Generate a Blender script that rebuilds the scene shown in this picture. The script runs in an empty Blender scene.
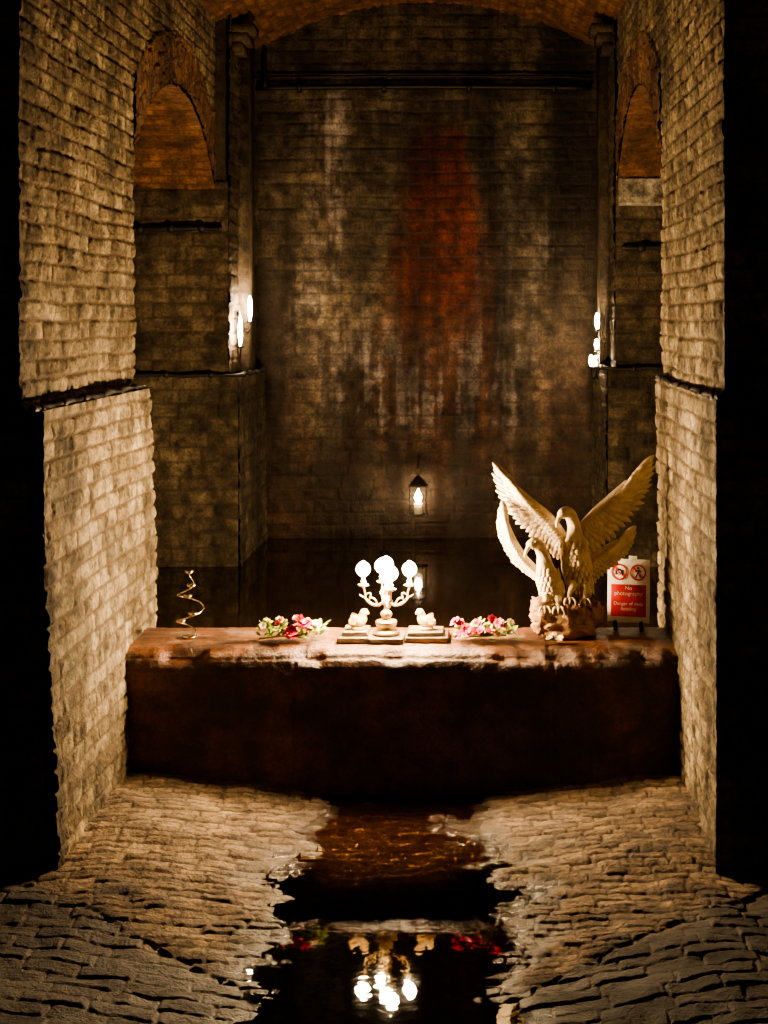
import bpy, math, random
import numpy as np
from mathutils import Vector, Matrix
random.seed(4)
pi = math.pi
# ---------------------------------------------------------------- noise utils
def h2(ix, iy, s=0.0):
    n = np.sin(ix*127.1 + iy*311.7 + s*74.7)*43758.5453
    return n - np.floor(n)
def vn(x, y, s=0.0):
    ix = np.floor(x); iy = np.floor(y); fx = x-ix; fy = y-iy
    fx = fx*fx*(3-2*fx); fy = fy*fy*(3-2*fy)
    a = h2(ix, iy, s); b = h2(ix+1, iy, s); c = h2(ix, iy+1, s); d = h2(ix+1, iy+1, s)
    return (a*(1-fx)+b*fx)*(1-fy) + (c*(1-fx)+d*fx)*fy
def fbm(x, y, s=0.0, o=4):
    r = 0; a = .5; t = 0
    for i in range(o):
        r = r + a*vn(x, y, s+i*3.1); t += a; a *= .5; x = x*2.03+5.2; y = y*2.03+1.7
    return r/t
def ss(a, b, x):
    t = np.clip((x-a)/(b-a), 0, 1); return t*t*(3-2*t)
def brick(u, v, bw, bh, s=0.0, mort=.003, edge=.012, warp=1.0, dn=.016):
    u2 = u + (fbm(u*4, v*4, s+1, 2)-.5)*.03*warp
    v2 = v + (fbm(u*1.5, v*2.5, s+2, 3)-.5)*.035*warp
    row = np.floor(v2/bh); fv = v2/bh-row
    bwr = bw*(.75+.5*h2(row, row*0+9, s))
    c = (u2 + h2(row, row*0+3, s)*bw)/bwr + np.mod(row, 2)*.5
    col = np.floor(c); fu = c-col
    j = (h2(col, row, s+8)-.5)*.012
    d = np.minimum(np.minimum(fu, 1-fu)*bwr, np.minimum(fv, 1-fv)*bh + j*.4)
    d = d + (fbm(u*38, v*38, s+5, 2)-.5)*dn
    return ss(mort, mort+edge, d), h2(col, row, s+7)

# ---------------------------------------------------------------- mesh accumulators
class Acc:
    def __init__(s): s.v=[]; s.f=[]; s.a=[]; s.n=0
    def grid(s, P, A):
        nv, nu = P.shape[:2]
        idx = np.arange(nv*nu).reshape(nv, nu)+s.n
        q = np.stack([idx[:-1,:-1], idx[:-1,1:], idx[1:,1:], idx[1:,:-1]], -1).reshape(-1,4)
        s.v.append(P.reshape(-1,3)); s.a.append(A.reshape(-1,4)); s.f.append(q); s.n += nv*nu
    def box(s, x0,x1,y0,y1,z0,z1, a=(.6,.5,0,0)):
        P = np.array([[x0,y0,z0],[x1,y0,z0],[x1,y1,z0],[x0,y1,z0],[x0,y0,z1],[x1,y0,z1],[x1,y1,z1],[x0,y1,z1]],float)
        q = np.array([[0,1,5,4],[1,2,6,5],[2,3,7,6],[3,0,4,7],[4,5,6,7],[0,3,2,1]])+s.n
        s.v.append(P); s.a.append(np.tile(np.array(a,float),(8,1))); s.f.append(q); s.n += 8
    def make(s, name, mat, smooth=True):
        V = np.concatenate(s.v); F = np.concatenate(s.f); A = np.concatenate(s.a)
        me = bpy.data.meshes.new(name)
        me.vertices.add(len(V)); me.vertices.foreach_set('co', V.astype(np.float32).ravel())
        me.loops.add(len(F)*4); me.loops.foreach_set('vertex_index', F.astype(np.int32).ravel())
        me.polygons.add(len(F))
        me.polygons.foreach_set('loop_start', np.arange(0,len(F)*4,4,dtype=np.int32))
        me.polygons.foreach_set('loop_total', np.full(len(F),4,dtype=np.int32))
        me.polygons.foreach_set('use_smooth', np.full(len(F),smooth))
        at = me.attributes.new('bd','FLOAT_COLOR','POINT'); at.data.foreach_set('color', A.astype(np.float32).ravel())
        me.update(calc_edges=True); me.validate()
        ob = bpy.data.objects.new(name, me); bpy.context.collection.objects.link(ob)
        me.materials.append(mat)
        return ob
def lin(a, b, step):
    return np.linspace(a, b, max(2, int(abs(b-a)/step)+1))
def disp(u, v, h, r, rel, s, rock=1.0, big=.03):
    return h*rel*(.45+.8*r) + h*rel*rock*(fbm(u*16, v*16, s+20, 4)-.5)*2.4 + (fbm(u*1.3, v*1.3, s+30, 2)-.5)*big
def face_x(acc, X, y0,y1,z0,z1, sgn, bw, bh, rel, s, step=.014, xf=None, rock=1.0, mask=None):
    Y, Z = np.meshgrid(lin(y0,y1,step), lin(z0,z1,step))
    h, r = brick(Y, Z, bw, bh, s)
    D = disp(Y, Z, h, r, rel, s, rock)
    XX = (X + Y*0) if xf is None else xf(Y, Z)
    A = np.zeros(Y.shape+(4,)); A[...,0]=h; A[...,1]=r
    if mask is not None: mask(Y,Z,A)
    acc.grid(np.stack([XX+sgn*D, Y, Z],-1), A)
def face_y(acc, Yc, x0,x1,z0,z1, bw, bh, rel, s, step=.014, rock=1.0, mask=None):
    X, Z = np.meshgrid(lin(x0,x1,step), lin(z0,z1,step))
    h, r = brick(X, Z, bw, bh, s)
    D = disp(X, Z, h, r, rel, s, rock)
    A = np.zeros(X.shape+(4,)); A[...,0]=h; A[...,1]=r
    if mask is not None: mask(X,Z,A)
    acc.grid(np.stack([X, Yc-D, Z],-1), A)

# ---------------------------------------------------------------- materials
def nodes(name):
    m = bpy.data.materials.new(name); m.use_nodes = True
    nt = m.node_tree; nt.nodes.clear()
    out = nt.nodes.new('ShaderNodeOutputMaterial')
    return m, nt, out
def N(nt, t, **k):
    n = nt.nodes.new(t)
    for a, b in k.items(): setattr(n, a, b)
    return n
def mixc(nt, f, a, b, mode='MIX'):
    n = N(nt, 'ShaderNodeMix', data_type='RGBA', blend_type=mode)
    for sock, val in ((n.inputs[0], f), (n.inputs[6], a), (n.inputs[7], b)):
        if hasattr(val, 'is_linked'): nt.links.new(val, sock)
        elif isinstance(val, (int, float)): sock.default_value = val
        else: sock.default_value = (*val, 1)
    return n.outputs[2]
def noise(nt, scale, vec=None, detail=4, lo=0., hi=1., a=.3, b=.7, rough=.55):
    n = N(nt, 'ShaderNodeTexNoise'); n.inputs['Scale'].default_value = scale
    n.inputs['Detail'].default_value = detail; n.inputs['Roughness'].default_value = rough
    if vec is not None: nt.links.new(vec, n.inputs['Vector'])
    m = N(nt, 'ShaderNodeMapRange'); nt.links.new(n.outputs['Fac'], m.inputs[0])
    m.inputs[1].default_value=a; m.inputs[2].default_value=b; m.inputs[3].default_value=lo; m.inputs[4].default_value=hi
    return m.outputs[0]
def math_n(nt, op, a, b):
    n = N(nt, 'ShaderNodeMath', operation=op)
    for i, v in enumerate((a, b)):
        if hasattr(v, 'is_linked'): nt.links.new(v, n.inputs[i])
        else: n.inputs[i].default_value = v
    return n.outputs[0]
def comb(nt, f):
    c = N(nt,'ShaderNodeCombineColor')
    for i in range(3): nt.links.new(f, c.inputs[i])
    return c.outputs[0]
def brick_mat(name, a, b, mort, alt, pale=(.5,.45,.36), rough=.85, altrough=None, dark=.45, bump=.5, spec=.3, streak=.5, mf=.8, big=.55):
    m, nt, out = nodes(name)
    at = N(nt,'ShaderNodeAttribute', attribute_name='bd'); sp = N(nt,'ShaderNodeSeparateColor')
    nt.links.new(at.outputs['Color'], sp.inputs[0])
    tc = N(nt,'ShaderNodeTexCoord'); vec = tc.outputs['Object']
    mp = N(nt,'ShaderNodeMapping'); mp.inputs['Scale'].default_value=(3.5,3.5,.35); nt.links.new(vec, mp.inputs[0])
    c = mixc(nt, sp.outputs[1], a, b)
    c = mixc(nt, sp.outputs[2], c, alt)
    c = mixc(nt, at.outputs['Alpha'], c, pale)
    f = noise(nt, 9, vec, 6, dark, 1.25); c = mixc(nt, 1, c, comb(nt,f), 'MULTIPLY')
    f = noise(nt, 1.3, vec, 4, big, 1.15); c = mixc(nt, 1, c, comb(nt,f), 'MULTIPLY')
    f = noise(nt, 1.0, mp.outputs[0], 4, 1-streak, 1.1); c = mixc(nt, 1, c, comb(nt,f), 'MULTIPLY')
    f = noise(nt, 45, vec, 4, .55, 1.3); c = mixc(nt, 1, c, comb(nt,f), 'MULTIPLY')
    inv = math_n(nt, 'SUBTRACT', 1.0, sp.outputs[0]); inv = math_n(nt, 'MULTIPLY', inv, mf)
    c = mixc(nt, inv, c, mort)
    p = N(nt,'ShaderNodeBsdfPrincipled'); nt.links.new(c, p.inputs['Base Color'])
    p.inputs['Specular IOR Level'].default_value = spec
    rn = noise(nt, 5, vec, 3, rough-.12, min(1,rough+.1))
    if altrough is not None:
        mr = N(nt,'ShaderNodeMix', data_type='FLOAT'); nt.links.new(sp.outputs[2], mr.inputs[0]); nt.links.new(rn, mr.inputs[2]); mr.inputs[3].default_value=altrough
        rn = mr.outputs[0]
    nt.links.new(rn, p.inputs['Roughness'])
    bn = noise(nt, 70, vec, 6, 0, 1, .2, .8, .65); bp = N(nt,'ShaderNodeBump'); bp.inputs['Strength'].default_value=bump; bp.inputs['Distance'].default_value=.012
    nt.links.new(bn, bp.inputs['Height']); nt.links.new(bp.outputs[0], p.inputs['Normal'])
    nt.links.new(p.outputs[0], out.inputs[0]); return m
def simple(name, col, rough=.5, metal=0., col2=None, nscale=20, bump=0., spec=.5):
    m, nt, out = nodes(name); p = N(nt,'ShaderNodeBsdfPrincipled')
    tc = N(nt,'ShaderNodeTexCoord')
    f = noise(nt, nscale, tc.outputs['Object'], 4, 0, 1)
    c = mixc(nt, f, col, col2 if col2 else tuple(x*.7 for x in col))
    nt.links.new(c, p.inputs['Base Color']); p.inputs['Roughness'].default_value=rough; p.inputs['Metallic'].default_value=metal
    p.inputs['Specular IOR Level'].default_value=spec
    if bump:
        bp = N(nt,'ShaderNodeBump'); bp.inputs['Strength'].default_value=bump; bp.inputs['Distance'].default_value=.01
        nt.links.new(f, bp.inputs['Height']); nt.links.new(bp.outputs[0], p.inputs['Normal'])
    nt.links.new(p.outputs[0], out.inputs[0]); return m
def emit(name, col, st):
    m, nt, out = nodes(name); e = N(nt,'ShaderNodeEmission'); e.inputs[0].default_value=(*col,1); e.inputs[1].default_value=st
    nt.links.new(e.outputs[0], out.inputs[0]); return m

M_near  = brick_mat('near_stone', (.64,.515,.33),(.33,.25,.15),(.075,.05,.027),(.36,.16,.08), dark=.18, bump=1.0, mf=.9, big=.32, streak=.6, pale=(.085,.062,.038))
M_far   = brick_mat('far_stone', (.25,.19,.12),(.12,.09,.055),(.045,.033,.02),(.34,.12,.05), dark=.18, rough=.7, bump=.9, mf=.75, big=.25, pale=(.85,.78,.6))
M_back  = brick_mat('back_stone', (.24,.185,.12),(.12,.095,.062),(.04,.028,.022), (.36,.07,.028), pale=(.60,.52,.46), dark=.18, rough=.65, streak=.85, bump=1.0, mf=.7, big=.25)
M_vault = brick_mat('vault_brick', (.36,.17,.08),(.20,.09,.045),(.08,.045,.025),(.4,.16,.07), dark=.3)
M_floor = brick_mat('floor_paver', (.44,.31,.185),(.22,.145,.085),(.055,.033,.018),(.060,.030,.015), pale=(.030,.018,.010), altrough=.2, dark=.28, spec=.5, streak=.15, bump=1.0, big=.4)
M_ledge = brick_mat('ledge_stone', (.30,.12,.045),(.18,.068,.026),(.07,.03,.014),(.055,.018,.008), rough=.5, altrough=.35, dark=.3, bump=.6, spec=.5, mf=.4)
M_iron  = simple('dark_iron', (.02,.016,.012), .5, .6)
M_black = simple('black_cable', (.012,.01,.009), .6)

def water_mat(name, deep, tint, ripple, rs):
    m, nt, out = nodes(name)
    tc = N(nt,'ShaderNodeTexCoord')
    bn = noise(nt, rs, tc.outputs['Object'], 2, 0, 1, 0, 1); bp = N(nt,'ShaderNodeBump'); bp.inputs['Strength'].default_value=ripple; bp.inputs['Distance'].default_value=.01
    nt.links.new(bn, bp.inputs['Height'])
    if deep:
        p = N(nt,'ShaderNodeBsdfPrincipled'); p.inputs['Base Color'].default_value=(*tint,1); p.inputs['Roughness'].default_value=.04; p.inputs['IOR'].default_value=1.33
        nt.links.new(bp.outputs[0], p.inputs['Normal']); nt.links.new(p.outputs[0], out.inputs[0]); return m
    t = N(nt,'ShaderNodeBsdfTransparent'); t.inputs[0].default_value=(*tint,1)
    g = N(nt,'ShaderNodeBsdfGlossy'); g.inputs['Roughness'].default_value=.02; nt.links.new(bp.outputs[0], g.inputs['Normal'])
    fr = N(nt,'ShaderNodeFresnel'); fr.inputs[0].default_value=1.33; nt.links.new(bp.outputs[0], fr.inputs['Normal'])
    mx = N(nt,'ShaderNodeMixShader'); nt.links.new(fr.outputs[0], mx.inputs[0]); nt.links.new(t.outputs[0], mx.inputs[1]); nt.links.new(g.outputs[0], mx.inputs[2])
    nt.links.new(mx.outputs[0], out.inputs[0]); return m
M_pud = water_mat('puddle_water', False, (.6,.42,.28), .07, 9)
M_bas = water_mat('basin_water', True, (.016,.009,.005), .08, 5)

# ---------------------------------------------------------------- structure
YN, YF, YB0, YB1 = 7.2, 9.6, 12.6, 14.2
ZL, ZS, ZC = 2.31, 3.85, 4.47
AR = (1.5**2+.62**2)/(2*.62); AYC=11.1; AZC=ZC-AR
VW, VS, VCr = 1.72, 5.25, 5.75
VR = (VW**2+.5**2)/(2*.5); VZC = VCr-VR
OUT = 3.6
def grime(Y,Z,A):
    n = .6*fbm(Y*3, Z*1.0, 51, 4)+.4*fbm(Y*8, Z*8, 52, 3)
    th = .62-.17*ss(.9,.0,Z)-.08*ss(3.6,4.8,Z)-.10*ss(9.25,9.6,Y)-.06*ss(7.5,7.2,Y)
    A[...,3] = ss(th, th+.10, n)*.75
for s, upX, fl, fu, zl, sd in ((-1, 1.74, 1.53, 1.62, 2.31, 11.), (1, 1.66, 1.57, 1.64, 2.37, 47.)):
    g = -s
    acc = Acc()
    xf = (lambda Y,Z: -(1.545+.10*Z/2.31)) if s<0 else (lambda Y,Z: 1.645-.02*Z/2.31)
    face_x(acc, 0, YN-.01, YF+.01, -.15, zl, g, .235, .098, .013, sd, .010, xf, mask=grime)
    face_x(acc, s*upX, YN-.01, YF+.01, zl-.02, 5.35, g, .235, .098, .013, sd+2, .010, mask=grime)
    xa, xb = sorted((s*1.61, s*OUT)); face_y(acc, YN, xa, xb, -.15, zl, .26, .1, .014, sd+3, .018)
    xa, xb = sorted((s*(upX-.01), s*OUT)); face_y(acc, YN, xa, xb, zl-.02, 5.6, .26, .1, .014, sd+4, .018)
    xa, xb = sorted((s*1.67, s*OUT)); acc.box(xa, xb, YN+.02, YF-.002, -.15, zl)
    xa, xb = sorted((s*(upX+.01), s*OUT)); acc.box(xa, xb, YN+.02, YF-.002, zl, 5.9)
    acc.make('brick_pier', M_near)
    acc = Acc()
    Y1 = lin(YF, YB0, .012); T = np.linspace(0,1,110)
    Y, Tt = np.meshgrid(Y1, T)
    za = AZC+np.sqrt(AR**2-(Y-AYC)**2); Z = za+Tt*(5.35-za)
    rho = np.hypot(Y-AYC, Z-AZC)-AR; th = np.arctan2(Y-AYC, Z-AZC)*AR
    h1, r1 = brick(Y, Z, .235, .098, sd+2)
    hh, r2 = brick(rho+.01, th, .19, .085, sd+6, warp=.2)
    ring = (rho<.37)
    h = np.where(ring, hh, h1); r = np.where(ring, r2, r1)
    D = disp(Y, Z, h, r, .014, sd+2)+ring*.015
    A = np.zeros(Y.shape+(4,)); A[...,0]=h; A[...,1]=r; A[...,2]=ring*.75
    acc.grid(np.stack([s*upX+g*D, Y, Z],-1), A)
    acc.make('brick_arch', M_near)
    acc = Acc()
    tm = math.asin(1.5/AR); th = lin(-tm, tm, .012/AR); X1 = lin(s*(upX-.01), s*OUT, .014)
    X, TH = np.meshgrid(X1, th)
    h, r = brick(X, TH*AR, .22, .085, sd+8, warp=.3); D = disp(X, TH*AR, h, r, .010, sd+8)
    RR = AR-D
    A = np.zeros(X.shape+(4,)); A[...,0]=h; A[...,1]=r
    acc.grid(np.stack([X, AYC+RR*np.sin(TH), AZC+RR*np.cos(TH)],-1), A)
    acc.make('ceiling', M_vault)
    acc = Acc()
    face_x(acc, s*fl, YB0-.06, YB1, .3, zl-.04, g, .3, .12, .014, sd+9, .014)
    face_x(acc, s*fu, YB0, YB1, zl-.06, 5.35, g, .3, .12, .014, sd+10, .014)
    xa, xb = sorted((s*(fl-.005), s*OUT)); face_y(acc, YB0-.05, xa, xb, .3, zl-.04, .3, .12, .014, sd+12, .014)
    xa, xb = sorted((s*(fu-.005), s*OUT)); face_y(acc, YB0, xa, xb, zl-.06, ZS+.05, .3, .12, .014, sd+13, .014)
    xa, xb = sorted((s*(fl+.03), s*OUT)); acc.box(xa, xb, YB0-.03, YB1+.1, .3, zl-.04)
    xa, xb = sorted((s*(fu+.03), s*OUT)); acc.box(xa, xb, YB0+.02, YB1+.1, zl-.04, 5.8)
    xa, xb = sorted((s*(fu-.09), s*(fu+.05))); acc.box(xa, xb, YB0+.55, YB0+.9, zl-.04, 5.3, (.8,.3,0,0))
    for zc, w in ((5.02,.10),(5.10,.15),(5.18,.2)):
        xa, xb = sorted((s*(fu-w), s*(fu+.05))); acc.box(xa, xb, YB0+.1, YB0+.42, zc, zc+.08, (.9,.5,0,0))
    if s>0:   # pale springer course in the right-hand bay, lamplight painted into its whitish colour
        def litm(X,Z,A): A[...,3]=ss(.25,.5,fbm(X*6,Z*9,88,4)); A[...,0]=.5+.5*A[...,0]
        face_y(acc, YB0-.10, fu+.01, OUT, 3.70, 3.92, .45, .22, .016, 92, .014, mask=litm)
        acc.box(fu+.02, OUT, YB0-.09, YB0+.02, 3.70, 3.92, (.9,.5,0,.5))
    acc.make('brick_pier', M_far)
    acc = Acc(); face_x(acc, s*OUT, YN-3, YB1, -.1, 5.5, g, .3, .12, .014, sd+15, .05)
    acc.make('wall_left' if s<0 else 'wall_right', M_far)

def bm(X,Z,A):
    n = fbm(X*2.2, Z*.9, 91, 4); n2 = fbm(X*7, Z*1.4, 95, 4); n3 = fbm(X*9, Z*9, 97, 3); n4=fbm(X*16, Z*1.1, 99, 4)
    cx = .13+.07*(n-.5)
    w = .21+.26*ss(4.7,3.4,Z)+.10*ss(3.2,2.2,Z)
    m = (1-ss(w*.6,w*1.25,np.abs(X-cx)+(n2-.5)*.32+(n3-.5)*.12))*ss(4.78,4.4,Z+(n2-.5)*.4)*(.4+.6*ss(2.3,3.2,Z))*ss(1.2,2.2,Z)
    low = ss(2.9,1.2,Z)*ss(.3,.6,n2)*.25
    A[...,2] = np.clip(m*(.55+.8*n3)+low,0,1)
    def gs(x,z,sx,sz): return np.exp(-((X-x)/sx)**2-((Z-z)/sz)**2)
    p = gs(-.92,4.0,.13,1.0)*1.3+gs(1.17,3.45,.09,.16)*2.3+gs(-.50,2.15,.30,.42)*2.2+gs(.60,2.15,.35,.42)*2.0+gs(.1,2.0,.5,.35)*1.3+gs(-.8,4.6,.5,.3)*.4+gs(.8,3.1,.4,.5)*.5+gs(.9,4.0,.4,.4)*.5+gs(-1.2,2.9,.2,.6)*.5
    A[...,3] = np.clip(p*ss(.44,.66,.6*n4+.4*n3)*.8,0,.85)
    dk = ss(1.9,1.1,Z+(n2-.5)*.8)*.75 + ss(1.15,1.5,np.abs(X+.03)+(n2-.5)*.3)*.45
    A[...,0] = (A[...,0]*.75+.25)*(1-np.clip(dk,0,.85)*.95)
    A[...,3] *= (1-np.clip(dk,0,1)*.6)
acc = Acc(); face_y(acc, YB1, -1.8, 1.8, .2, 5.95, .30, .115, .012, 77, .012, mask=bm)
acc.box(-1.8,1.8,YB1+.03,YB1+.3,.2,5.95)
acc.make('wall_back', M_back)
acc = Acc(); tm = math.asin(VW/VR)
Yv, TH = np.meshgrid(lin(5.0, YB1+.02, .014), lin(-tm, tm, .014/VR))
h, r = brick(Yv, TH*VR, .22, .085, 61, warp=.3); D = disp(Yv, TH*VR, h, r, .012, 61)
A = np.zeros(Yv.shape+(4,)); A[...,0]=h; A[...,1]=r; RR=VR-D
acc.grid(np.stack([RR*np.sin(TH), Yv, VZC+RR*np.cos(TH)],-1), A)
acc.make('ceiling', M_vault)

# floor
acc = Acc()
X, Y = np.meshgrid(lin(-2.4, 2.4, .0085), lin(4.6, 8.80, .0085))
mean = (fbm(Y*1.5, Y*0+.5, 71, 3)-.5)*.30
dl = np.abs(X-.115)
d = np.abs(X-.09+mean)
line = np.minimum(6.03+(dl-.45)*.767, 7.3)
apr = ss(-.01,.01, Y-line)
h1, r1 = brick(X, Y+.07*dl**2, .150, .072, 31, .002, .010, 1.0, .010)
h3, r3 = brick(X, Y-.12*dl, .26, .10, 35, .002, .010, 1.0, .010)
h = h1*apr+h3*(1-apr); r = r1*apr+r3*(1-apr)
d0 = .17+.16*ss(6.0,8.4,Y)
base = -.040+.026*ss(7.0,7.8,Y)
zb = base+.14*np.clip((d-d0)/1.2,0,1)+(fbm(X*1.6,Y*1.6,33,3)-.5)*.05+(fbm(X*7,Y*7,39,3)-.5)*.034
zo = zb-.008-.03*ss(.4,0,d)
Z = zb*apr+zo*(1-apr) + h*.010*(.4+.9*r) + h*(fbm(X*14,Y*14,34,3)-.5)*.012
cen = 1-ss(d0+.0,d0+.30,d+(fbm(X*4,Y*4,38,4)-.5)*.5)
wet = np.clip(ss(.032,-.010,Z+(fbm(X*5,Y*5,36,3)-.5)*.035)+(1-apr)*.2+cen,0,1)
A = np.zeros(X.shape+(4,)); A[...,0]=h; A[...,1]=r; A[...,2]=wet
A[...,3]=(1-ss(-.10,.14,Y-line+(fbm(X*3,Y*3,45,3)-.5)*.2))*(.75+.25*fbm(X*2,Y*2,44,3))*ss(.25,.6,dl)
A[...,3]=np.clip(A[...,3]+ss(.58,.72,fbm(X*4,Y*4,46,4))*.5*(1-cen),0,1)
acc.grid(np.stack([X,Y,Z],-1), A)
for sx in (-1,1):
    xa,xb=sorted((sx*2.38,sx*OUT)); acc.box(xa,xb,4.6,8.8,-.14,.07,(.7,.5,.3,.9))
acc.box(-OUT,OUT,4.6,14.4,-.4,-.14)
acc.make('floor', M_floor)

def sheet(name, x0,x1,y0,y1,z,mat):
    me = bpy.data.meshes.new(name); me.from_pydata([(x0,y0,z),(x1,y0,z),(x1,y1,z),(x0,y1,z)],[],[(0,1,2,3)])
    o = bpy.data.objects.new(name, me); bpy.context.collection.objects.link(o); me.materials.append(mat); return o
sheet('puddle_water', -1.50, 1.58, 4.6, 8.69, 0.0, M_pud)
sheet('basin_water', -3.55, 3.55, 9.3, 14.2, .68, M_bas)

# ledge (low dam wall)
acc = Acc()
path = [(8.66,-.12),(8.685,.2),(8.695,.6),(8.70,.73),(8.715,.775),(8.745,.808),(8.79,.828),(8.85,.837),(9.33,.838),(9.37,.80),(9.38,.3)]
pp = np.array(path); seg = np.hypot(*np.diff(pp,axis=0).T); cum = np.concatenate([[0],np.cumsum(seg)])
S = lin(0, cum[-1], .010); py = np.interp(S, cum, pp[:,0]); pz = np.interp(S, cum, pp[:,1])
ty = np.gradient(py); tz = np.gradient(pz); L = np.hypot(ty,tz); ny, nz = -tz/L, ty/L
Xl = lin(-1.60, 1.66, .011)
X, Sg = np.meshgrid(Xl, S)
h, r = brick(X+.3, Sg+.02, 1.3, .93, 81, .002, .012)
h4, r4 = brick(X, Sg, .3, .12, 83, .004,.02)
top = ss(.85,.95,Sg)
D = (h-1)*.007 + (fbm(X*2,Sg*2,82,3)-.5)*.03*(1-top*.8) + (fbm(X*14,Sg*14,84,4)-.5)*.014*(1-top*.5) + h4*.002
edge = np.exp(-((Sg-.93)/.05)**2)*ss(.45,.75,fbm(X*4,X*0,85,3))*.04
D = D-edge-.004
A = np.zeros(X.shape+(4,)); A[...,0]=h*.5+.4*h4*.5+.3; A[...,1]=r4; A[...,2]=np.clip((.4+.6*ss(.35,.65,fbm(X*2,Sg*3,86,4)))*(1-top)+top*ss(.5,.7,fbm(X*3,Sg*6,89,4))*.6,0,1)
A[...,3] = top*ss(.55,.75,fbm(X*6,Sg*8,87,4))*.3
acc.grid(np.stack([X, py[:,None]+ny[:,None]*D, pz[:,None]+nz[:,None]*D],-1), A)
acc.make('stone_ledge', M_ledge)
ZT = .840

# ---------------------------------------------------------------- small-object mesh tools
class Sm:
    def __init__(s): s.v=[]; s.f=[]; s.m=[]
    def add(s, V, F, m=0):
        b = len(s.v); s.v += [tuple(map(float,p)) for p in V]; s.f += [tuple(i+b for i in f) for f in F]; s.m += [m]*len(F)
    def lathe(s, prof, c=(0,0,0), n=20, m=0, R=None):
        V=[];F=[]
        for (r,z) in prof:
            for k in range(n):
                a=2*pi*k/n; p=Vector((r*math.cos(a), r*math.sin(a), z))
                if R: p = R@p
                V.append((p.x+c[0],p.y+c[1],p.z+c[2]))
        for i in range(len(prof)-1):
            for k in range(n): F.append((i*n+k, i*n+(k+1)%n, (i+1)*n+(k+1)%n, (i+1)*n+k))
        F.append(tuple(range(n-1,-1,-1))); F.append(tuple((len(prof)-1)*n+k for k in range(n)))
        s.add(V,F,m)
    def loft(s, pts, rad, n=14, sub=6, m=0, sy=1.0, dfn=None):
        P=[Vector(p) for p in pts]; out=[]
        k=len(P)
        for i in range(k-1):
            p0=P[max(i-1,0)];p1=P[i];p2=P[i+1];p3=P[min(i+2,k-1)]
            r0=rad[max(i-1,0)];r1=rad[i];r2=rad[i+1];r3=rad[min(i+2,k-1)]
            for j in range(sub):
                t=j/sub
                c=lambda a,b,c_,d: .5*((2*b)+(c_-a)*t+(2*a-5*b+4*c_-d)*t*t+(3*b-a-3*c_+d)*t**3)
                out.append((c(p0,p1,p2,p3), max(.0005,c(r0,r1,r2,r3))))
        out.append((P[-1],rad[-1]))
        V=[];F=[]; up=None
        for i,(p,r) in enumerate(out):
            a=out[max(i-1,0)][0]; b=out[min(i+1,len(out)-1)][0]; t=(b-a).normalized()
            if up is None: up = Vector((0,1,0)) if abs(t.y)<.9 else Vector((1,0,0))
            up=(up-t*up.dot(t)).normalized(); sd_=t.cross(up)
            for q in range(n):
                an=2*pi*q/n; rr=r*(1+(dfn(i/len(out),q/n) if dfn else 0))
                V.append(p+sd_*math.cos(an)*rr+up*math.sin(an)*rr*sy)
        for i in range(len(out)-1):
            for q in range(n): F.append((i*n+q,i*n+(q+1)%n,(i+1)*n+(q+1)%n,(i+1)*n+q))
        F.append(tuple(range(n-1,-1,-1))); F.append(tuple((len(out)-1)*n+q for q in range(n)))
        s.add(V,F,m)
    def ball(s, c, r, m=0, n=12, k=8, sc=(1,1,1), nz=0, seed=0):
        V=[];F=[]
        for i in range(k+1):
            ph=pi*i/k
            for q in range(n):
                th=2*pi*q/n; d=Vector((math.sin(ph)*math.cos(th),math.sin(ph)*math.sin(th),math.cos(ph)))
                rr=r
                if nz: rr*=1+nz*(float(fbm(np.array(abs(d.x+.3)*3.1+seed+9),np.array(d.y*1.5+d.z*3.3+seed+7),5,4))-.5)*2
                V.append((c[0]+d.x*rr*sc[0],c[1]+d.y*rr*sc[1],c[2]+d.z*rr*sc[2]))
        for i in range(k):
            for q in range(n): F.append((i*n+q,(i+1)*n+q,(i+1)*n+(q+1)%n,i*n+(q+1)%n))
        s.add(V,F,m)
    def leaf(s, base, d, nrm, L, W, m=0, curl=.0, k=7, ridge=.15, pk=.55):
        d=Vector(d).normalized(); nrm=Vector(nrm); nrm=(nrm-d*nrm.dot(d)).normalized(); w=d.cross(nrm); b=Vector(base)
        V=[];F=[]
        for i in range(k+1):
            t=i/k; hw=W*.5*(max(0,math.sin(pi*min(1,t**(math.log(.5)/math.log(pk))))))**.6 if 0<t<1 else W*.08
            c=b+d*L*t+nrm*(-curl*L*t*t)
            V += [c-w*hw, c+nrm*W*ridge*(1-abs(2*t-1)*.5), c+w*hw]
        for i in range(k):
            for j in range(2): F.append((i*3+j,i*3+j+1,(i+1)*3+j+1,(i+1)*3+j))
        s.add(V,F,m)
    def box(s,x0,x1,y0,y1,z0,z1,m=0,jit=0):
        P=[(x0,y0,z0),(x1,y0,z0),(x1,y1,z0),(x0,y1,z0),(x0,y0,z1),(x1,y0,z1),(x1,y1,z1),(x0,y1,z1)]
        if jit: P=[(a+random.uniform(-jit,jit),b+random.uniform(-jit,jit),c+(random.uniform(-jit,0)*.3 if i>3 else 0)) for i,(a,b,c) in enumerate(P)]
        s.add(P,[(0,1,5,4),(1,2,6,5),(2,3,7,6),(3,0,4,7),(4,5,6,7),(0,3,2,1)],m)
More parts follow.
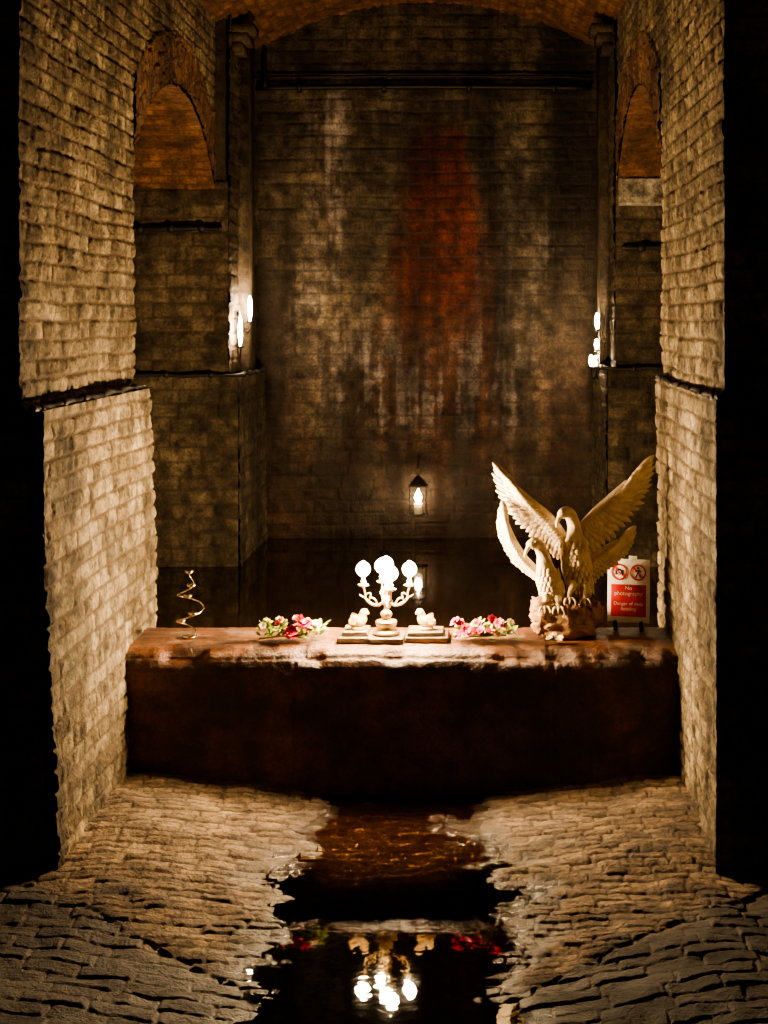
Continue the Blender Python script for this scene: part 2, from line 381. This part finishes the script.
    def make(s,name,mats,parent=None,loc=None,smooth=True,solid=0,bev=0):
        me=bpy.data.meshes.new(name); me.from_pydata(s.v,[],s.f); me.update()
        for mt in mats: me.materials.append(mt)
        me.polygons.foreach_set('material_index',s.m); me.polygons.foreach_set('use_smooth',[smooth]*len(s.f))
        o=bpy.data.objects.new(name,me); bpy.context.collection.objects.link(o)
        if parent: o.parent=parent
        if loc: o.location=loc
        if solid: md=o.modifiers.new('s','SOLIDIFY'); md.thickness=solid; md.offset=0
        if bev: md=o.modifiers.new('b','BEVEL'); md.width=bev; md.segments=2
        return o
def empty(name, loc, rz=0, sc=1):
    e=bpy.data.objects.new(name,None); bpy.context.collection.objects.link(e); e.location=loc; e.rotation_euler=(0,0,rz); e.scale=(sc,)*3; e.empty_display_size=.1; return e

# ---------------------------------------------------------------- candelabra
M_silver = simple('aged_brass', (.62,.46,.24), .35, .8, (.36,.24,.11))
M_candle = simple('candle_sleeve', (.85,.78,.6), .5)
M_bulb = emit('bulb_glow', (1.0,.70,.38), 1350)
cb = empty('candelabra', (-.075, 8.96, ZT+.034), 0, 1.03)
c = Sm()
c.lathe([(.0,0),(.075,0),(.08,.008),(.07,.018),(.055,.024),(.05,.035),(.06,.055),(.064,.07),(.058,.078),(.03,.082),(.022,.09),(.03,.10),(.036,.115),(.028,.13),(.014,.14),(.012,.16),(.02,.172),(.026,.185),(.018,.2),(.010,.21),(.010,.24),(.018,.25),(.022,.262),(.012,.275),(.009,.30),(.012,.31),(.026,.318),(.028,.325),(.012,.328),(.012,.34)],n=24)
tops=[(0,0,.335)]
for k in range(4):
    a=(.10,pi-.10,pi/2+.25,-pi/2+.25)[k]; ca,sa=math.cos(a),math.sin(a)
    R=.135
    pts=[(0.01,.19),(.045,.165),(.085,.17),(.12,.20),(.125,.235),(.135,.27)]
    c.loft([(r*ca,r*sa,z) for r,z in pts],[.007,.008,.008,.007,.006,.006],n=8)
    c.loft([(r*ca,r*sa,z) for r,z in [(.05,.167),(.07,.20),(.095,.205),(.10,.185),(.085,.18)]],[.005,.005,.005,.004,.003],n=6)
    c.loft([(r*ca,r*sa,z) for r,z in [(.125,.22),(.10,.235),(.09,.22),(.10,.212)]],[.004,.004,.004,.003],n=6)
    c.leaf((.115*ca,.115*sa,.2),(ca,sa,.6),(-ca,-sa,1),.05,.025)
    c.lathe([(.005,0),(.012,.004),(.03,.012),(.032,.018),(.014,.02),(.016,.035),(.013,.045),(.012,.045)],(R*ca,R*sa,.265),16)
    tops.append((R*ca,R*sa,.305))
c.make('frame',[M_silver],cb)
cs=Sm(); bl=Sm()
for i,(x,y,z) in enumerate(tops):
    zz=z; cs.lathe([(.0095,0),(.0095,.022),(.007,.025)],(x,y,zz),12)
    bl.lathe([(.006,0),(.022,.008),(.036,.024),(.041,.042),(.037,.060),(.026,.075),(.011,.086),(.0005,.092)],(x,y,zz+.024),16)
cs.make('candle_sleeves',[M_candle],cb); bl.make('bulbs',[M_bulb],cb)

M_slate=simple('slate', (.07,.055,.04), .45, 0, (.16,.12,.08), 12, .5)
p=Sm()
for (x0,x1,y0,y1,z0,z1) in [(-.36,-.16,8.86,9.10,0,.034),(-.33,-.18,8.88,9.08,.034,.062),(-.165,.03,8.84,9.06,0,.031),(.04,.30,8.86,9.10,0,.034),(.06,.27,8.88,9.08,.034,.060)]:
    p.box(x0,x1,y0,y1,ZT+z0,ZT+z1,0,.010)
p.make('slate_plinth',[M_slate],bev=.006,smooth=False)

M_gilt=simple('gilded_plaster',(.75,.50,.20),.4,0,(.45,.28,.10),30,.4)
for (x,sg) in ((-.245,1),(.165,-1)):
    f=Sm(); 
    f.lathe([(0,0),(.04,0),(.042,.01),(.03,.016),(0,.016)],(0,0,0),16)
    f.loft([(-.055*sg,0,.045),(-.03*sg,0,.04),(0,0,.045),(.022*sg,0,.06),(.03*sg,0,.085),(.04*sg,0,.10),(.055*sg,0,.096),(.068*sg,0,.09)],[.012,.030,.040,.034,.024,.023,.014,.001],n=12,sy=.9)
    for q in (-1,1):
        for j in range(4): f.leaf((.012*sg,q*.026,.06-.004*j),(-sg,q*.25,.55-.22*j),(0,q,.2),.06,.022)
    f.ball((.045*sg,-.014,.103),.003)
    e=f.make('dove_figurine',[M_gilt],loc=(x,8.96,ZT+.062))

# ---------------------------------------------------------------- bouquets
M_green=simple('leaf_green',(.14,.26,.04),.5,0,(.26,.36,.08)); M_pink=simple('petal_pink',(.80,.03,.10),.5,0,(.9,.10,.2)); M_mag=simple('petal_magenta',(.50,.012,.10),.5,0,(.65,.04,.18))
M_white=simple('petal_cream',(.85,.78,.6),.5,0,(.8,.7,.45)); M_yel=simple('petal_yellow',(.8,.55,.08),.5)
def blossom(o,c,r,m,mc=4):
    ax=Vector((random.uniform(-.5,.5),random.uniform(-1,.1),random.uniform(.4,1))).normalized()
    t=ax.orthogonal().normalized(); b=ax.cross(t)
    for ring,(nn,el,sc) in enumerate(((7,.25,1),(6,.8,.8),(4,1.6,.55))):
        for k in range(nn):
            a=2*pi*k/nn+ring*.5; d=(t*math.cos(a)+b*math.sin(a))+ax*el
            o.leaf(c,d,ax,r*sc*1.1,r*.8*sc,m,curl=-.1,k=5,pk=.65)
    o.ball(Vector(c)+ax*r*.2,r*.2,mc,8,5)
def bouquet(name,x0,y0,dirx,L,cols):
    o=Sm()
    for i in range(12):
        a=random.uniform(-.25,.25); o.loft([(0,random.uniform(-.02,.02),.012),(dirx*L*.4,a*.15,.03),(dirx*L*(.6+.3*random.random()),a*.4,.035)],[.003,.003,.0025],n=6,sub=4,m=0)
    for i in range(110):
        t=random.random(); b=(dirx*(L*t),random.uniform(-.07,.07),.02+.07*random.random())
        o.leaf(b,(dirx*random.uniform(-.5,1.),random.uniform(-1,1),random.uniform(-.1,1.1)),(0,-.2,1),random.uniform(.03,.065),random.uniform(.018,.03),0,curl=.15)
    for (t,m,r) in cols:
        blossom(o,(dirx*L*t+random.uniform(-.015,.015),random.uniform(-.09,.03),random.uniform(.035,.125)),r*1.25,m)
    o.make(name,[M_green,M_pink,M_mag,M_white,M_yel],loc=(x0,y0,ZT))
bouquet('flower_bouquet',-.83,8.93,1,.38,[(.12,3,.02),(.2,4,.02),(.3,3,.022),(.38,3,.02),(.36,1,.028),(.45,2,.03),(.5,1,.033),(.58,2,.03),(.62,1,.03),(.55,2,.028),(.7,3,.02),(.78,2,.03),(.84,2,.028),(.74,1,.026),(.9,3,.02),(.5,1,.03),(.66,2,.03),(.95,3,.018),(.1,4,.02)])
bouquet('flower_bouquet',.33,8.93,1,.37,[(.0,2,.028),(.08,1,.03),(.2,2,.032),(.3,1,.026),(.35,2,.028),(.42,2,.026),(.5,1,.034),(.55,1,.03),(.6,2,.028),(.66,3,.02),(.74,1,.026),(.85,2,.022),(.92,3,.02),(.25,2,.03),(.5,2,.03),(.12,2,.028)])
o=Sm()
for i in range(5): blossom(o,(random.uniform(-.04,.04),random.uniform(-.02,.02),.022),.022,3 if i!=2 else 0)
for i in range(10): o.leaf((random.uniform(-.04,.04),0,.01),(random.uniform(-1,1),random.uniform(-1,0),.4),(0,0,1),.04,.02,0)
o.make('flower_sprig',[M_green,M_pink,M_mag,M_white,M_yel],loc=(.93,8.87,ZT))

# ---------------------------------------------------------------- winged bird statue
M_stat=simple('statue_plaster',(.76,.64,.46),.6,0,(.50,.39,.25),18,.6)
M_rock=simple('statue_rock',(.20,.09,.04),.55,0,(.42,.25,.13),12,1.0)
es=empty('winged_bird_statue',(1.02,9.08,ZT))
def wing(name,bone,tipang,rootang,prim,sec):
    w=Sm(); B=[Vector((x,y,z)) for x,y,z in bone]
    def at(t):
        k=t*(len(B)-1); i=min(int(k),len(B)-2); return B[i].lerp(B[i+1],k-i)
    w.loft([tuple(b) for b in B],[.034,.030,.024,.014],n=10,sy=.7)
    for layer,(n,ls,ws,off) in enumerate(((22,1.0,1.0,.014),(20,.68,.95,.0),(22,.44,.9,-.012),(24,.26,.8,-.022))):
        for i in range(n):
            t=i/(n-1); b=at(t); a=math.radians(rootang+(tipang-rootang)*(t**1.15)); L=(sec+(prim-sec)*t)*ls
            d=Vector((math.cos(a),0,math.sin(a)))
            w.leaf(b+Vector((0,off,0)),d,(.25,-1,.0),L*(1+.04*math.sin(i*2.1)),.044*ws,0,curl=.04,k=8,ridge=.22,pk=.66)
    return w.make(name,[M_stat],es,solid=.004)
wing('upper_wing_a',[(-.03,.0,.58),(-.11,.0,.70),(-.22,-.01,.80),(-.31,-.02,.89)],133,255,.215,.13)
wing('upper_wing_b',[(.05,.02,.60),(.15,.02,.72),(.27,.01,.84),(.36,.0,.93)],44,-78,.225,.17)
wing('lower_wing_a',[(-.17,-.03,.36),(-.27,-.03,.46),(-.34,-.03,.58),(-.375,-.03,.68)],100,225,.14,.04)
wing('lower_wing_b',[(.06,.05,.36),(.15,.05,.46),(.25,.05,.52),(.31,.05,.56)],40,-80,.14,.12)
def scal(i,q): return .05*abs(math.sin(i*34))*abs(math.sin(q*2*pi*5+ (int(i*34/pi)%2)*pi/2))
def bird(pts,rad,beak,eye,eyer=.005):
    b=Sm(); b.loft(pts,rad,n=36,sub=12,sy=.88,dfn=scal); b.loft(beak,[.015,.013,.009,.003],n=10)
    for e in eye: b.ball(e,eyer)
    return b
b=bird([(.10,.05,.14),(.085,.04,.24),(.06,.02,.36),(.045,.0,.47),(.035,-.01,.55),(.035,-.025,.62),(.028,-.04,.685),(.008,-.06,.735),(-.022,-.08,.755),(-.048,-.095,.740),(-.058,-.10,.722)],[.02,.06,.088,.090,.066,.045,.038,.036,.036,.029,.012],
  [(-.052,-.098,.738),(-.066,-.107,.715),(-.076,-.115,.690),(-.080,-.118,.668)],[(-.045,-.120,.752),(-.018,-.115,.765)])
for i in range(9):
    b.leaf((.09,.04,.24),(.12+.06*(i-4),.1,-1),(0,-1,0),.19,.045)
b.make('upper_bird',[M_stat],es)
b=bird([(-.03,-.02,.10),(-.06,-.03,.18),(-.10,-.04,.28),(-.13,-.05,.36),(-.145,-.06,.43),(-.155,-.07,.49),(-.175,-.085,.545),(-.205,-.095,.572),(-.235,-.105,.560),(-.246,-.11,.545)],[.02,.055,.078,.070,.050,.038,.034,.034,.028,.010],
  [(-.238,-.107,.558),(-.254,-.115,.535),(-.264,-.12,.512),(-.268,-.122,.490)],[(-.232,-.132,.572),(-.205,-.128,.585)])
b.make('lower_bird',[M_stat],es)
b=Sm()
for (cx,cy,cz,rr,zz) in ((.05,.0,.44,.088,.14),(-.110,-.05,.30,.071,.12)):
    for row in range(9):
        for k in range(7):
            z=cz+zz-row*zz*.25; a=-pi/2+(k-3+.5*(row%2))*.38
            b.leaf((cx+rr*math.cos(a)*.93-(z-cz)*.14,cy+rr*.82*math.sin(a),z),(math.cos(a)*.15,math.sin(a)*.15,-1),(math.cos(a),math.sin(a),.25),.05,.030,k=5,ridge=.2,pk=.6)
b.make('breast_feathers',[M_stat],es,solid=.003)
b=Sm()
for (hx,hy,hz,fx,fy,fz) in ((.03,-.04,.33,.0,-.11,.24),(.10,-.03,.33,.09,-.10,.23),(-.13,-.08,.26,-.15,-.12,.19),(-.07,-.08,.24,-.07,-.13,.19)):
    b.loft([(hx,hy,hz),(hx*.6+fx*.4,hy*.5+fy*.5-.01,(hz+fz)/2+.02),(fx,fy+.01,fz+.03),(fx,fy,fz)],[.034,.026,.013,.012],n=10)
    for k in (-1,0,1): b.loft([(fx,fy,fz),(fx+k*.022,fy-.03,fz+.006),(fx+k*.032,fy-.05,fz-.012),(fx+k*.033,fy-.053,fz-.03)],[.010,.008,.006,.001],n=7)
b.make('feet',[M_stat],es)
b=Sm()
random.seed(12)
b.ball((-.01,0,.08),.19,0,44,26,(1.0,.72,.6),.5,1)
for i in range(20):
    x=random.uniform(-.17,.16); zt=random.uniform(.05,.22); r=random.uniform(.05,.085)
    b.ball((x,random.uniform(-.09,.05),zt*(1-abs(x)*1.2)),r,0,20,14,(random.uniform(.6,1.1),.9,random.uniform(.8,1.5)),.55,i*2.3)
for i,(x,y,z) in enumerate(b.v):
    if z<0: b.v[i]=(x,y,0.0)
b.make('rock_base',[M_rock],es)

# ---------------------------------------------------------------- warning sign
M_wh=simple('sign_white',(.88,.85,.78),.4,0,(.84,.80,.72)); M_red=simple('sign_red',(.60,.03,.03),.4); M_blk=simple('sign_black',(.02,.02,.02),.4); M_txt=simple('sign_text_white',(.9,.86,.8),.4)
sg=empty('warning_sign',(1.395,9.20,ZT+.053)); sg.rotation_euler=(math.radians(-4),0,math.radians(-14))
b=Sm(); b.box(-.13,.13,0,.006,0,.385,0); b.box(-.085,-.045,-.0005,.007,.385,.41,0); b.box(-.0,.05,-.0005,.007,.385,.405,0); b.make('board',[M_wh],sg,bev=.002,smooth=False)
b=Sm(); b.box(-.09,-.07,-.01,.05,-.052,.01); b.box(.07,.09,-.01,.05,-.052,.01); b.box(-.11,.11,.006,.012,-.0,.03); b.make('feet',[M_iron],sg,smooth=False)
b=Sm(); b.box(-.108,.108,-.003,0,.035,.23); b.make('red_panel',[M_red],sg,smooth=False)
def ring(o,cx,cz,R,w,m):
    n=40;V=[];F=[]
    for k in range(n):
        a=2*pi*k/n
        for r in (R,R-w): V.append((cx+r*math.cos(a),-.004,cz+r*math.sin(a)))
    for k in range(n): F.append((2*k,2*((k+1)%n),2*((k+1)%n)+1,2*k+1))
    o.add(V,F,m)
b=Sm()
for cx,kind in ((-.058,0),(.058,1)):
    ring(b,cx,.305,.05,.010,0)
    V=[]
    for (l,w) in ((-.042,-.0045),(.042,-.0045),(.042,.0045),(-.042,.0045)):
        q=.7071; V.append((cx+l*q+w*q,-.0045,.305-l*q+w*q))
    b.add(V,[(0,1,2,3)],0)
    if kind==0:
        b.box(cx-.026,cx+.026,-.003,0,.288,.318,1); b.box(cx-.01,cx+.01,-.003,0,.318,.326,1); ring(b,cx,.303,.011,.004,2)
    else:
        V=[(cx+.008*math.cos(2*pi*k/12),-.003,.334+.008*math.sin(2*pi*k/12)) for k in range(12)]; b.add(V,[tuple(range(12))],1)
        b.add([(cx-.008,-.003,.323),(cx+.009,-.003,.323),(cx+.007,-.003,.300),(cx-.006,-.003,.300)],[(0,1,2,3)],1)
        b.add([(cx-.006,-.003,.302),(cx+.001,-.003,.300),(cx-.012,-.003,.272),(cx-.02,-.003,.272)],[(0,1,2,3)],1)
        b.add([(cx+.0,-.003,.302),(cx+.007,-.003,.300),(cx+.019,-.003,.274),(cx+.012,-.003,.272)],[(0,1,2,3)],1)
        b.add([(cx-.008,-.003,.322),(cx-.006,-.003,.314),(cx-.02,-.003,.303),(cx-.023,-.003,.308)],[(0,1,2,3)],1)
        b.add([(cx+.008,-.003,.322),(cx+.007,-.003,.314),(cx+.02,-.003,.306),(cx+.023,-.003,.311)],[(0,1,2,3)],1)
b.make('pictograms',[M_red,M_blk,M_wh],sg,smooth=False)
for txt,z,sz in (('No',.198,.034),('photography',.165,.034),('Danger of deep',.105,.029),('flooding',.073,.029)):
    cu=bpy.data.curves.new('lettering','FONT'); cu.body=txt; cu.size=sz; cu.align_x='CENTER'; cu.extrude=.0005
    o=bpy.data.objects.new('lettering',cu); bpy.context.collection.objects.link(o); o.parent=sg; o.rotation_euler=(pi/2,0,0); o.location=(0,-.0045,z); cu.materials.append(M_txt)

# ---------------------------------------------------------------- spiral wire candle stand
M_wire=simple('polished_wire',(.75,.66,.5),.25,1.0)
b=Sm()
b.lathe([(0,0),(.045,0),(.047,.006),(.01,.01),(.006,.012)],(0,0,0),20)
pts=[];rad=[]
for k in range(40):
    t=k/39; a=t*2*pi*2.3; R=.095*math.sin(pi*min(1,t*.9+.12)); pts.append((R*math.cos(a)*.9,R*math.sin(a),.01+.37*t)); rad.append(.0045)
b.loft(pts,rad,n=8,sub=3)
for (x,y,z) in ((pts[7]),(pts[14]),(pts[22]),(pts[31]),(pts[39])):
    b.lathe([(.003,0),(.022,.004),(.030,.020),(.027,.020),(.018,.006),(0,.006)],(x,y,z),14)
b.make('spiral_candle_stand',[M_wire],loc=(-1.265,9.03,ZT))

# ---------------------------------------------------------------- lantern hanging on back wall
M_flame=emit('flame_glow',(1.,.72,.40),150); M_flame2=emit('sconce_glow',(1.,.70,.40),330)
ln=empty('hanging_lantern',(-.075,14.0,.93))
b=Sm()
for sx in (-1,1):
    for sy in (-1,1): b.box(sx*.075-.006,sx*.075+.006,sy*.075-.006,sy*.075+.006,0,.27)
b.box(-.09,.09,-.09,.09,-.02,.0); b.box(-.085,.085,-.085,.085,.26,.275)
b.lathe([(.115,.27),(.09,.30),(.05,.335),(.02,.36),(.018,.38),(.0,.385)],(0,0,0),4,R=Matrix.Rotation(pi/4,3,'Z'))
for z in (.09,.18):
    for q in (-1,1): b.box(-.075,.075,q*.075-.003,q*.075+.003,z,z+.006); b.box(q*.075-.003,q*.075+.003,-.075,.075,z,z+.006)
b.loft([(0,0,.37),(.03,0,.40),(.0,0,.44),(-.03,0,.40),(0,0,.37)],[.004]*5,n=6)
b.loft([(0,0,.44),(0,.0,.52),(0,.08,.53),(0,.18,.53)],[.007]*4,n=8)
b.make('frame',[M_iron],ln,smooth=False)
b=Sm(); b.lathe([(0,0),(.04,0),(.04,.10),(.004,.10)],(0,0,0),16); b.make('candle',[M_candle],ln)
b=Sm(); b.lathe([(.004,0),(.026,.02),(.034,.05),(.020,.09),(.001,.13)],(0,0,.105),14); b.make('flame',[M_flame],ln)

def sconce(loc,sgn,bulbs):
    e=empty('wall_sconce',loc); b=Sm(); g=Sm()
    b.lathe([(0,0),(.05,0),(.055,.008),(.04,.018),(.0,.02)],(0,0,0),20,R=Matrix.Rotation(sgn*pi/2,3,'Y'))
    for (dx,dy,dz,r,hh) in bulbs:
        b.loft([(0,0,0),(sgn*dx*.6,dy*.5,dz-.09),(sgn*dx,dy,dz-.07),(sgn*dx,dy,dz-.01)],[.008]*4,n=8)
        b.lathe([(.005,-.02),(.03,-.012),(.036,0),(.012,.004),(.0,.004)],(sgn*dx,dy,dz),16)
        g.lathe([(.006,0),(r,.3*hh),(r*1.05,.55*hh),(r*.7,.85*hh),(.001,hh)],(sgn*dx,dy,dz+.004),14)
    b.make('bracket',[M_iron],e); g.make('bulbs',[M_flame2],e)
sconce((-1.595,12.98,2.78),1,[(.05,-.20,-.26,.018,.26),(.09,.08,-.05,.018,.22)])
sconce((1.575,13.3,2.60),-1,[(.04,-.05,.06,.020,.14),(.04,.06,-.27,.024,.10),(-.01,-.12,-.27,.020,.10),(.09,.0,-.27,.016,.10),(.045,-.02,-.12,.014,.09)])

# ---------------------------------------------------------------- pipes / cables / trims
b=Sm()
b.loft([(-1.6,14.12,4.93),(0,14.12,4.94),(1.55,14.12,4.93)],[.028]*3,n=12)
b.loft([(-1.6,14.12,5.03),(0,14.12,5.035),(1.55,14.12,5.03)],[.012]*3,n=8)
b.loft([(-1.52,14.1,4.93),(-1.52,14.1,5.3)],[.022]*2,n=10)
for x in (-1.2,-.4,.4,1.2): b.box(x-.02,x+.02,14.08,14.2,4.89,4.98)
b.make('wall_pipe',[M_iron])
def cable(name,pts,r,n=18):
    b=Sm(); P=[]
    k=len(pts)-1
    for i in range(n+1):
        t=i/n*k; j=min(int(t),k-1); a=Vector(pts[j]).lerp(Vector(pts[j+1]),t-j); a.z+=random.uniform(-.008,.008); P.append(tuple(a))
    b.loft(P,[r*random.uniform(.8,1.3) for _ in P],n=8,sub=3)
    for q in P[1::3]: b.ball(q,r*1.9,0,8,6)
    return b.make(name,[M_black])
cable('trim_1',[(-1.665,7.17,2.32),(-1.665,9.6,2.32)],.016)
cable('trim_2',[(1.625,7.17,2.375),(1.625,9.6,2.375)],.014)
cable('trim_3',[(-3.0,12.52,2.28),(-1.5,12.52,2.28),(-1.5,14.1,2.28)],.014,24)
cable('trim_4',[(3.0,12.52,2.34),(1.54,12.52,2.34),(1.54,14.1,2.34)],.014,24)
cable('cable_run',[(-3.2,12.54,3.52),(-1.66,12.54,3.50)],.02)
cable('cable_run',[(3.2,12.54,3.35),(1.68,12.54,3.35)],.02)

# ---------------------------------------------------------------- world + camera
w=bpy.data.worlds.new('w'); bpy.context.scene.world=w; w.use_nodes=True
bg=w.node_tree.nodes['Background']; bg.inputs[0].default_value=(1,.62,.38,1); bg.inputs[1].default_value=.02
cd=bpy.data.cameras.new('camera'); cam=bpy.data.objects.new('camera',cd); bpy.context.collection.objects.link(cam)
cam.location=(.455,0,2.76); cam.rotation_euler=(pi/2,0,0)
cd.sensor_fit='HORIZONTAL'; cd.sensor_width=36; cd.lens=1500/768*36; cd.shift_x=-91/768; cd.shift_y=-194/768
cd.clip_end=60
sc=bpy.context.scene; sc.camera=cam
sc.view_settings.view_transform='AgX'; sc.view_settings.look='AgX - Medium High Contrast'
sc.view_settings.exposure=.75
